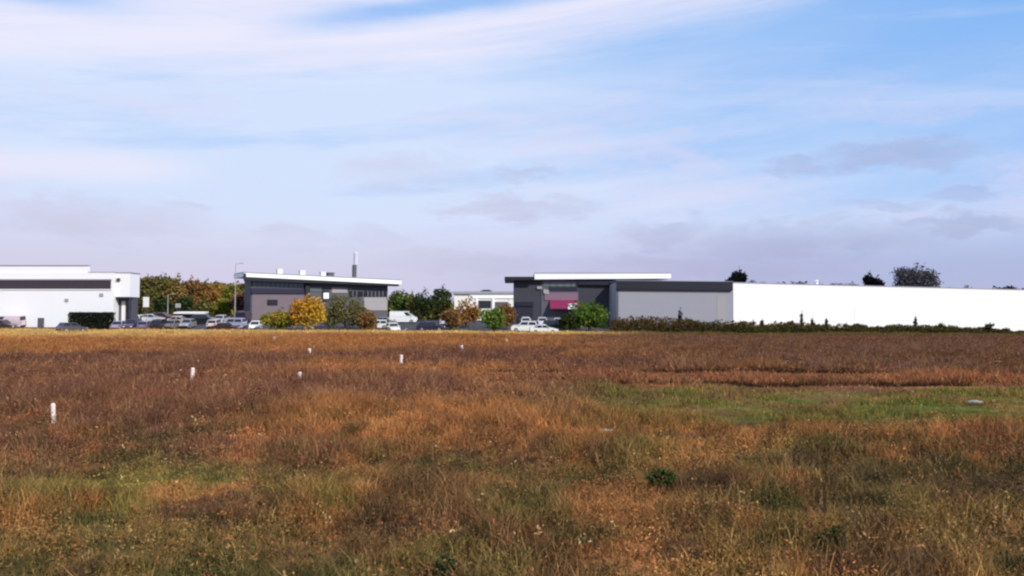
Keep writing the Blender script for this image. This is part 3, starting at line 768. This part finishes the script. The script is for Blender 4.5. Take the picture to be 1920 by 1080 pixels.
hallpiece('roof_edge', M['roofgrey'], 1155.2, 1373.2, 525.4, 526.4, 527.6, 528.4, -25, .52)
hallpiece('corner_trim', M['midgrey'], 1155.2, 1159.5, 543, None, 543, None, .003, .1)
mb = MB(); wd.piece(mb, 1015, 1084, 526.5, None, 526.5, None, .003, .12); sp_ = mb.build('shop_front', M['midgrey'], D)
mb = MB(); wd.piece(mb, 1019, 1082, 528, 537, 528, 537, .123, .18); mb.build('upper_window', M['teal'], sp_)
mb = MB(); wd.piece(mb, 1029, 1083, 538, 546, 538, 546, .123, .2); mb.build('lower_window', M['glass'], sp_)
for p0 in (1031, 1044, 1057, 1070):
    mb = MB(); wd.piece(mb, p0, p0 + .8, 528, 537, 528, 537, .181, .24); mb.build('glazing_bar', M['darkpost'], sp_)
mb = MB(); wd.piece(mb, 1021, 1084, 549, 563, 549, 563, .123, .3); mb.build('sign_panel', M['pinkwall'], sp_)
u0, u1, za, zb = wd.u(1031), wd.u(1084), wd.z(1050, 562.5), wd.z(1050, 577)
mb = MB(); mb.hexa([(u0, -1.9, zb - .25), (u1, -1.9, zb - .25), (u1, -.302, zb + .5), (u0, -.302, zb + .5), (u0, -1.9, zb), (u1, -1.9, zb), (u1, -.302, za), (u0, -.302, za)]); mb.build('awning', M['redpanel'], D)
mb = MB(); wd.piece(mb, 1064, 1081, 570.5, 580, 568.5, 579, 1.92, 2.0); mb.build('white_sign', M['white_trim'], D)
mb = MB(); wd.piece(mb, 1007, 1016, 537, 542, 537, 542, .123, .35); mb.build('wall_lamp', M['greywall'], D)
mb = MB(); wd.piece(mb, 1019, 1029, 542, 550, 544, 552, .301, .42); mb.build('small_sign', M['greywall'], D)
mb = MB(); wd.piece(mb, 968, 1000, 566, 574, 566, 574, .003, .4); mb.build('canopy', M['black'], D)
mb = MB(); wd.piece(mb, 969, 999, 575, None, 575, None, .003, .06); mb.build('glazed_door', M['glass'], D)
hallpiece('wall_panel', M['greywall'], 1344, 1362, 556, None, 556, None, .003, .03)

# ---- long white warehouse, right
we = Wall((Xp(1375, 150), 150), (Xp(1900, 174), 174))
E = we.root('long_white_warehouse', 'long plain white warehouse filling the right side', 'warehouse', 0)
mb = MB(); we.piece(mb, 1375, 2120, 530.5, None, 549, None, -30, 0); mb.build('wall', M['white'], E)
mb = MB(); we.piece(mb, 1374.6, 2120, 529.0, 530.5, 547.6, 549, -30, .08); mb.build('parapet_cap', M['roofgrey'], E)
mb = MB(); we.piece(mb, 1490, 1612, 527.5, 533, 530, 536, -16, -9); mb.build('roof_light', M['roofgrey'], E)
mb = MB(); u = we.u(1582); mb.tube((u, 7, we.z(1582, 540)), (u, 7, we.z(1582, 524)), .32, .32, 12); mb.tube((u, 7, we.z(1582, 524.5)), (u, 7, we.z(1582, 522.5)), .5, .2, 12); mb.build('roof_vent', M['white_trim'], E)
mb = MB(); we.piece(mb, 1862, 1918, 537.5, 545, 539, 547, -12, -8); mb.build('roof_plant', M['black'], E)
for px in range(1416, 1920, 42):
    mb = MB(); uu = we.u(px); mb.box(uu, uu + .05, -.012, -.003, -.5, we.z(px, 531.2 + (px - 1375) * .0248)); mb.build('panel_joint', M['white_trim'], E)
mb = MB(); we.piece(mb, 1602, 1612, 577, None, 577, None, .003, .05); mb.build('personnel_door', M['offwhite'], E)

# ------------------------------------------------------------------ scrub strip before the right-hand walls
ns = 42000
fx = rng.random(ns)
pxs = 1145 + fx * 850
dd = rng.uniform(139, 148, ns)
topz = np.interp(pxs, [1145, 1200, 1300, 1375, 1450, 1600, 1750, 1850, 1900, 1995], [2.5, 2.6, 2.35, 2.0, 1.9, 1.75, 1.7, 1.35, .8, .5])
xs_ = (pxs - 960) / F * dd
hz_ = topz * (.25 + 1.15 * fbm(xs_ / 2.0, dd / 2.5, 3)) * rng.random(ns) ** .8
colr = PAL['scrub'][rng.integers(0, 4, ns)] * (.7 + .6 * fbm(xs_ / 3 + 9, dd / 3, 3)[:, None])
redd = np.interp(pxs, [1145, 1280, 1360], [1, .7, 0])[:, None]
colr = colr * (1 - .4 * redd) + cc(92, 66, 46) * .4 * redd
V, L, cn, k = leaves(xs_, dd, gz(xs_, dd) + hz_, rng.uniform(.10, .24, ns), colr, .6)
tag(link('bramble_scrub', np_mesh('bramble_scrub', V, L, cn, M['leaf'], k)), 'dark olive bramble scrub along the foot of the right-hand walls', 'scrub', kind='stuff')

UP = 'slim upright shrubs before the long walls'
for (px, top, w, d, p, lb) in (
        (1275, 576, 13, 147, 'black', 'slim black shrub standing before the light grey hall'),
        (1503, 584, 8, 144, 'greygreen', 'tallest slim grey-green shrub before the white warehouse'),
        (1523, 595, 11, 143, 'black', 'short dark shrub just right of the tallest slim shrub'),
        (1549, 595, 8, 143.5, 'greygreen', 'slim grey shrub, third in the cluster before the warehouse'),
        (1716, 591, 8, 144, 'greygreen', 'lone slim shrub standing below the big domed tree'),
        (1485, 600, 14, 143, 'scrub', 'low brown shrub left of the tallest slim shrub'),
        (1411, 600, 16, 143, 'scrub', 'dark brown low shrub at the left end of the white warehouse'),
        (1428, 597, 12, 143, 'scrub', 'small brown shrub right of the dark low shrub at the warehouse corner'),
        (1765, 603, 16, 142, 'darkgreen', 'low dark green shrub right of the lone slim shrub'),
        (1855, 604, 22, 141, 'black', 'rounded dark shrub near the right end of the white wall'),
        (1884, 613, 16, 140, 'scrub', 'small brown shrub nearest the right edge of the white wall')):
    slim = w < 12 or px == 1275
    tree('upright_shrub' if slim else 'low_shrub', lb, 'shrub', px, d, top, w, p, .03, n=900, leaf=.12, group=UP if slim else 'low shrubs in the scrub', lobes_n=6, hollow=.15)

# clipped hedge before the left warehouse
hx0, hx1, hd = Xp(131, 146.5), Xp(214, 146.5), 146.5
hz0 = G((hx0 + hx1) / 2, hd)
hh_ = thing('clipped_hedge', 'flat-topped dark hedge in front of the left warehouse', 'hedge', ((hx0 + hx1) / 2, hd, hz0))
g_ = np.random.default_rng(8); nH = 11000; hl = (hx1 - hx0) / 2; ht = Zp(170, 585.5, hd) - hz0
cx, cy, cz = g_.uniform(-hl, hl, nH), g_.uniform(-.7, .7, nH), g_.uniform(.05, ht, nH)
V, L, cn, k = leaves(cx, cy, cz, g_.uniform(.08, .17, nH), PAL['black'][g_.integers(0, 3, nH)] * .7 + PAL['darkgreen'][g_.integers(0, 3, nH)] * .3, .65)
link('foliage', np_mesh('foliage', V, L, cn, M['leaf'], k), hh_)
mb = MB()
for i in range(9): mb.tube((-hl + (i + .5) * hl / 4.5, 0, -.1), (-hl + (i + .5) * hl / 4.5, 0, ht * .7), .05, .03, 6)
mb.build('stem', M['bark'], hh_)

# ------------------------------------------------------------------ vehicles
PROF = {  # length, width, lower body profile, cabin (x at bottom rear/front, x at top rear/front), belt, roof
    'hatchback': dict(L=4.0, W=1.72, belt=.92, roof=1.47, hood=.82, cab=(-1.86, .98, -1.45, .25), tail=.90),
    'saloon': dict(L=4.6, W=1.78, belt=.92, roof=1.44, hood=.82, cab=(-1.55, 1.02, -.98, .25), tail=.92),
    'suv': dict(L=4.5, W=1.86, belt=1.08, roof=1.70, hood=1.0, cab=(-2.12, 1.05, -1.85, .42), tail=1.06),
    'estate': dict(L=4.7, W=1.80, belt=.93, roof=1.47, hood=.83, cab=(-2.22, 1.05, -1.92, .28), tail=.92),
    'van': dict(L=5.0, W=1.95, belt=1.25, roof=2.05, hood=1.05, cab=(-2.44, 1.75, -2.40, .95), tail=1.24),
}
PAINT = {}
def paint(name, rgb, rough=.28):
    if name not in PAINT:
        m = material('car_paint_' + name, rgb, rough, var=.04, spec=.5)
        m.node_tree.nodes['Principled BSDF'].inputs['Coat Weight'].default_value = .5
        PAINT[name] = m
    return PAINT[name]
CACHE = {}
def cached(key, fn):
    if key not in CACHE: CACHE[key] = fn()
    return CACHE[key]

def car_parts(kind):
    p = PROF[kind]; L, hw = p['L'] / 2, p['W'] / 2
    b0, b1, t0, t1 = p['cab']; bz, rz_ = p['belt'], p['roof']; w = hw - .04; tw = hw - (.10 if kind == 'van' else .20)
    def body(mat):
        m = MB(); g0 = .22
        prof = [(-L + .06, g0 + .06), (-L, .5), (-L + .03, p['tail'] - .12), (-L + .12, p['tail']), (b0, bz), (b1, bz), (L - .55, p['hood']), (L - .1, p['hood'] - .14), (L, .55), (L - .05, g0 + .06), (L - .2, g0), (-L + .2, g0)]
        m.prism(prof, [hw - .08, hw - .05, hw - .05, hw - .07, hw - .03, hw - .03, hw - .07, hw - .12, hw - .10, hw - .10, hw - .06, hw - .06])
        m.hexa([(b0 + .02, -w, bz - .01), (b1 - .02, -w, bz - .01), (b1 - .02, w, bz - .01), (b0 + .02, w, bz - .01), (t0, -tw, rz_), (t1, -tw, rz_), (t1, tw, rz_), (t0, tw, rz_)])
        return m.mesh('body', mat, .045, False)
    def pane(q0, q1, q2, q3, n, off=.008):
        m = MB(); n = Vector(n).normalized()
        q = [Vector(v) + n * off for v in (q0, q1, q2, q3)]; r_ = [v - n * .02 for v in q]
        m.hexa([r_[0], r_[1], r_[2], r_[3], q[0], q[1], q[2], q[3]]); return m.mesh('pane', M['glass'])
    def lerp(a, b, f): return tuple(a[i] + (b[i] - a[i]) * f for i in range(3))
    FL, FR, TL, TR = (b1, w, bz), (b1, -w, bz), (t1, tw, rz_), (t1, -tw, rz_)
    RL, RR, UL, UR = (b0, w, bz), (b0, -w, bz), (t0, tw, rz_), (t0, -tw, rz_)
    def panel(A_, B_, C_, D_, n, x0=.06, x1=.94, y0=.1, y1=.88):
        at = lambda x, y: lerp(lerp(A_, B_, x), lerp(D_, C_, x), y)
        return pane(at(x0, y0), at(x1, y0), at(x1, y1), at(x0, y1), n)
    wind = lambda: panel(FR, FL, TL, TR, (rz_ - bz, 0, b1 - t1))
    rear = lambda: panel(RL, RR, UR, UL, (-(rz_ - bz), 0, max(.05, t0 - b0)))
    sides = []
    for s in (-1, 1):
        nrm = (0, s * (rz_ - bz), w - tw)
        a_, b_, c_, d_ = ((RR, FR, TR, UR) if s < 0 else (RL, FL, TL, UL))
        fr_ = [(.05, .47), (.51, .95)] if kind != 'van' else [(.74, .96)]
        for (x0, x1) in fr_: sides.append((lambda A=a_, B=b_, C2=c_, D2=d_, nn=nrm, x0=x0, x1=x1: panel(A, B, C2, D2, nn, x0, x1)))
    return p, body, wind, rear, sides

def wheel_mesh():
    m = MB(); m.tube((0, -.105, 0), (0, .105, 0), .33, .33, 20); return m.mesh('tyre', M['tyre'], .02, True)
def rim_mesh():
    m = MB()
    m.tube((0, -.112, 0), (0, .112, 0), .05, .05, 10)
    for i in range(5):
        a = i * 2 * math.pi / 5
        m.tube((0, -.108, 0), (.2 * math.cos(a), -.108, .2 * math.sin(a)), .03, .03, 6)
        m.tube((0, .108, 0), (.2 * math.cos(a), .108, .2 * math.sin(a)), .03, .03, 6)
    for y in (-.106, .106): m.tube((0, y - .004, 0), (0, y + .004, 0), .205, .205, 20)
    return m.mesh('rim', M['rim'])

def car(kind, colname, rgb, px, d, ang, label, dz=0.0):
    x = Xp(px, d); z = G(x, d) + .02 + dz
    t = thing('parked_van' if kind == 'van' else 'parked_car', label, 'van' if kind == 'van' else 'car', (x, d, z), R(ang), 'vehicles parked beyond the field')
    gn = Vector((-(G(x + .5, d) - G(x - .5, d)), -(G(x, d + .5) - G(x, d - .5)), 1)).normalized()
    t.rotation_euler = (Vector((0, 0, 1)).rotation_difference(gn).to_matrix() @ Matrix.Rotation(R(ang), 3, 'Z')).to_euler()      # stand with the slope
    p, body, wind, rear, sides = car_parts(kind)
    L, hw = p['L'] / 2, p['W'] / 2
    link('body', cached(('body', kind, colname), lambda: body(paint(colname, rgb))), t)
    link('windscreen', cached(('ws', kind), wind), t); link('rear_window', cached(('rw', kind), rear), t)
    for i, s in enumerate(sides): link('side_window', cached(('sw', kind, i), s), t)
    for sx_ in (-1, 1):
        for sy in (-1, 1):
            wh = link('wheel', cached('wheel', wheel_mesh), t); wh.location = (sx_ * L * .61, sy * (hw - .11), .32)
            link('rim', cached('rim', rim_mesh), wh)
    for sy in (-1, 1):
        hl_ = link('headlight', cached('hl', lambda: MB().box(-.05, .05, -.17, .17, -.07, .07).mesh('headlight', M['lamp'], .02)), t); hl_.location = (L - .04, sy * (hw - .34), .66)
        tl_ = link('tail_light', cached('tl', lambda: MB().box(-.04, .04, -.12, .12, -.11, .11).mesh('tail_light', M['red'], .02)), t); tl_.location = (-L + .03, sy * (hw - .24), .78 if kind != 'van' else .95)
        mi = link('wing_mirror', cached(('mir', colname), lambda: MB().box(-.05, .06, -.1, .1, -.06, .07).mesh('wing_mirror', paint(colname, rgb), .02)), t); mi.location = (p['cab'][1] - .25, sy * (hw + .06), p['belt'] + .06)
    link('bumper', cached(('bumpf', kind), lambda: MB().box(L - .10, L + .03, -hw + .2, hw - .2, .30, .48).mesh('bumper', M['tyre'], .02)), t)
    link('bumper', cached(('bumpr', kind), lambda: MB().box(-L - .03, -L + .08, -hw + .2, hw - .2, .30, .48).mesh('bumper', M['tyre'], .02)), t)
    return t

WH, SV, BK = (.78, .78, .76), (.40, .40, .45), (.014, .013, .016)
for a in (
        ('hatchback', 'white', WH, 262, 158, 90, 'white hatchback in the back row behind the dark plum car'),
        ('estate', 'rust', (.085, .030, .022), 306, 163, -2, 'dark rust estate car in the back row beside the shorter lamp post'),
        ('saloon', 'palesilver', (.52, .51, .57), 418, 159, 84, 'pale silver saloon in the back row behind the silver-blue car'),
        ('hatchback', 'graphite', (.085, .08, .078), 212, 156, 94, 'dark grey hatchback under the overhanging white upper wing'),
        ('saloon', 'blush', (.60, .47, .45), 338, 156, -3, 'pale pinkish saloon partly under the pale cycle shelter'),
        ('suv', 'brown', (.05, .03, .03), 6, 144.8, -4, 'dark brown car at the left edge of the car park'),
        ('van', 'pinkwhite', (.62, .50, .54), 18, 148.5, 178, 'pinkish white van behind the dark brown car at the left edge'),
        ('hatchback', 'graphite', (.085, .08, .078), 136, 131.5, 52, 'dark grey hatchback parked alone at the field edge before the white warehouse'),
        ('saloon', 'lilac', (.30, .28, .37), 226, 147, 95, 'lilac-grey car at the right end of the clipped hedge'),
        ('suv', 'plum', (.055, .035, .075), 250, 147, -88, 'dark plum car second along from the clipped hedge'),
        ('hatchback', 'purplegrey', (.17, .14, .22), 275, 147, 92, 'purple-grey hatchback right of the dark plum car'),
        ('suv', 'black', BK, 303, 147.5, 90, 'black car at the right of the plum and purple-grey cars'),
        ('estate', 'black', BK, 238, 159, 2, 'long black car in the back row below the white upper wing'),
        ('saloon', 'palesilver', (.52, .51, .57), 284, 160, 8, 'pale silver car in the back row behind the purple-grey hatchback'),
        ('saloon', 'grey', (.20, .19, .19), 327, 149, 84, 'grey saloon left of the mid-grey hatchback'),
        ('hatchback', 'midgrey', (.26, .25, .25), 353, 150, -90, 'mid-grey hatchback below the pale cycle shelter'),
        ('suv', 'black', BK, 384, 157, 4, 'black car right of the pale cycle shelter'),
        ('hatchback', 'blush', (.60, .47, .45), 404, 150, 90, 'pale pinkish hatchback behind the low maroon car'),
        ('suv', 'silverblue', (.33, .34, .47), 437, 149.5, 175, 'silver-blue car right of the pale pinkish hatchback'),
        ('van', 'deeppurple', (.030, .018, .050), 458, 160, 92, 'dark purple van below the reddish tree'),
        ('saloon', 'maroon', (.055, .018, .020), 424, 144.6, 4, 'low dark maroon car nearest the verge in the left car park'),
        ('hatchback', 'white', WH, 480, 147, -84, 'small white hatchback left of the yellow-green bush'),
        ('hatchback', 'white', WH, 709, 150, 178, 'white hatchback right of the wide olive tree'),
        ('saloon', 'cream', (.70, .68, .60), 737, 145, -70, 'cream saloon low between the tan bush and the navy car'),
        ('van', 'white', WH, 757, 161, 0, 'white van under the green tree at the building corner'),
        ('saloon', 'grey', (.20, .19, .19), 722, 156, 6, 'grey saloon parked behind the white hatchback and cream car'),
        ('estate', 'navy', (.020, .020, .048), 808, 147, 4, 'navy estate car below the dark green trees'),
        ('hatchback', 'palesilver', (.52, .51, .57), 836, 156, 88, 'pale silver hatchback partly behind the navy estate car'),
        ('suv', 'white', WH, 984, 146.5, 176, 'white high-bodied car left of the lower white saloon before the charcoal building'),
        ('saloon', 'white', WH, 1020, 143.6, 2, 'white saloon nearest the field before the charcoal building'),
        ('estate', 'bottlegreen', (.012, .020, .018), 1042, 150, -3, 'dark green estate car behind the nearest white saloon'),
        ('hatchback', 'white', WH, 986, 157.2, 90, 'white hatchback by the glazed door of the charcoal building'),
        ('hatchback', 'palelilac', (.60, .57, .66), 1017, 156, -88, 'pale lilac hatchback below the left end of the crimson awning'),
        ('hatchback', 'palesilver', (.52, .51, .57), 1046, 156.0, 90, 'pale silver hatchback below the middle of the crimson awning')):
    car(*a)

# bay markings
for i in range(26):
    x = Xp(205, 148) + i * 2.6
    if -62 < x < -42 or 0 < x < 12 or -24 < x < -10:
        mb = MB(); z0_, z1_ = G(x, 146) + .02, G(x, 151) + .02
        mb.quad((x, 146, z0_), (x + .1, 146, z0_), (x + .1, 151, z1_), (x, 151, z1_))
        tag(mb.build('bay_marking', M['paint']), kind='structure')

# ------------------------------------------------------------------ street furniture
def lamp_post(px, d, top, label):
    x = Xp(px, d); z = G(x, d); H = Zp(px, top, d) - z
    t = thing('lamp_post', label, 'lamp post', (x, d, z), 0, 'lamp posts in the car park')
    m = MB(); m.tube((0, 0, -.1), (0, 0, H * .45), .11, .10, 10); m.tube((0, 0, H * .45), (0, 0, H), .08, .06, 10); m.build('pole', M['post'], t)
    m = MB(); m.tube((0, 0, H - .1), (1.0, 0, H + .05), .04, .03, 8); m.build('arm', M['post'], t)
    m = MB(); m.box(.75, 1.45, -.16, .16, H, H + .12); m.build('lamp_head', M['greywall'], t, .03)
lamp_post(441, 166, 494, 'tall pale lamp post just left of the flat-roofed building')
lamp_post(315, 164, 552, 'shorter lamp post in the car park before the tree belt')

def sign(px, d, top, bot, w, label, post=True, mat='offwhite'):
    x = Xp(px, d); z = G(x, d); zt, zb = Zp(px, top, d) - z, Zp(px, bot, d) - z; hw_ = w / F * d / 2
    t = thing('sign', label, 'sign', (x, d, z), 0)
    m = MB(); m.box(-hw_, hw_, -.06, .06, zb, zt); m.build('panel', M[mat], t, .02)
    for s in ((-.6, .6) if w > 9 else (0,)):
        m = MB(); m.tube((s * hw_, .1, -.1), (s * hw_, .1, zt - .1), .05, .05, 8); m.build('post', M['darkpost'], t)
sign(274, 165, 557, 576, 11, 'tall blank pale sign right of the white upper wing', mat='offwhite')
sign(334, 166, 569, 577, 10, 'small pale sign above the cycle shelter', mat='greywall')

x = Xp(359, 166); z = G(x, 166); t = thing('cycle_shelter', 'low shelter with a long pale flat roof in the car park', 'shelter', (x, 166, z))
H = Zp(359, 586, 166) - z; hw_ = 29 / F * 166
m = MB(); m.hexa([(-hw_, -1.1, H - .25), (hw_, -1.1, H - .25), (hw_, 1.1, H - .05), (-hw_, 1.1, H - .05), (-hw_, -1.1, H), (hw_, -1.1, H), (hw_, 1.1, H + .2), (-hw_, 1.1, H + .2)]); m.build('roof', M['offwhite'], t)
for i in range(4):
    m = MB(); m.tube((-hw_ * .9 + i * hw_ * .6, .9, -.1), (-hw_ * .9 + i * hw_ * .6, .9, H - .1), .05, .05, 8); m.build('post', M['darkpost'], t)
m = MB(); m.box(-hw_, hw_, .96, 1.0, .2, H - .2); m.build('back_panel', M['teal'], t)

# ------------------------------------------------------------------ white marker posts standing in the heath
def marker(px, base, h_px, label, w_px=4.2):
    mk = M['dullstake'] if 'peach' in label or 'pinkish' in label else M['stake']
    d = 2.05 * F / (base - hor(px)); x = Xp(px, d); z = G(x, d)
    zt = Zp(px, base - h_px, d) - z; r_ = w_px / F * d / 2
    t = thing('marker_post', label, 'marker post', (x, d, z), rng.uniform(-.4, .4), 'white marker posts in the heath')
    m = MB(); m.tube((0, 0, -.15), (0, 0, zt - .05), r_, r_ * .95, 12); m.build('shaft', mk, t)
    m = MB(); m.tube((0, 0, zt - .05), (0, 0, zt), r_ * 1.08, r_ * .5, 12); m.build('cap', mk, t)
    t.rotation_euler = (rng.uniform(-.05, .05), rng.uniform(-.06, .06), 0)
for a in (
        (106, 776, 21, 'nearest and tallest white marker post, far left in the field', 8.5),
        (363, 704, 15, 'white marker post second nearest, in reddish heather on the left', 7.5),
        (563.5, 709, 12, 'white marker post in purple-brown heather below a pair of far posts', 7),
        (582, 665, 12, 'pale marker post, the front one of a close pair', 6.5),
        (590, 654, 6, 'small pinkish marker post, the back one of a close pair', 5.5),
        (753, 677, 12, 'white marker post alone in the middle of the field', 6),
        (867, 656, 9, 'farthest bright white marker post, before the brown bushes', 6),
        (515, 637, 6, 'faint peach marker post near the far verge', 6),
        (950, 642, 7, 'faint peach marker post right of the farthest bright one', 6)):
    marker(*a)

# pale stones
def stone(px, py, w, hgt, label):
    d = 2.15 * F / (py - hor(px)); x = Xp(px, d)
    bm = bmesh.new(); bmesh.ops.create_icosphere(bm, subdivisions=3, radius=1)
    for v in bm.verts:
        n_ = v.co.copy(); k_ = 1 + .22 * math.sin(n_.x * 3.1 + px) * math.cos(n_.y * 4.3) + .1 * math.sin(n_.z * 9 + n_.x * 7)
        v.co = Vector((n_.x * w / F * d / 2 * k_, n_.y * w / F * d / 3 * k_, n_.z * hgt / F * d * k_ + .5 * hgt / F * d))
    me_ = bpy.data.meshes.new('pale_stone'); bm.to_mesh(me_); bm.free(); me_.materials.append(M['stone'])
    o = link('pale_stone', me_); o.location = (x, d, G(x, d) + .08); tag(o, label, 'stone')
stone(1826, 757, 26, 3, 'pale flat stone lying in the green grassy strip')
stone(1136, 800, 22, 2, 'pale long stone lying in the olive grass below the orange bracken')

# dark green weed clumps in the foreground
def weed(px, py, wpx, hpx, label, seed):
    d = 2.1 * F / (py - hor(px)); x = Xp(px, d); z = G(x, d)
    t = thing('weed_clump', label, 'plant', (x, d, z), 0, 'dark green weeds in the heath')
    w = wpx / F * d / 2; h = hpx / F * d + .08
    lobes = [(0, 0, h * .5, w * .7, w * .6, h * .5), (-w * .5, .02, h * .4, w * .5, w * .4, h * .4), (w * .45, -.03, h * .35, w * .5, w * .4, h * .38)]
    link('foliage', crown_mesh('foliage', lobes, pal((62, 78, 38), (50, 64, 34), (76, 86, 48)), 700, .022, seed, .3), t)
    m = MB()
    for i in range(6): m.tube((0, 0, -.03), (w * .6 * math.cos(i), w * .5 * math.sin(i), h * .7), .006, .004, 5)
    m.build('stem', M['bark'], t)
weed(1242, 888, 66, 34, 'dark green weed clump in the brown heath right of centre', 5)
weed(840, 1052, 60, 40, 'dark green weed clump at the bottom middle of the field', 6)
weed(1560, 1010, 60, 36, 'dull green weed clump at the lower right', 7)
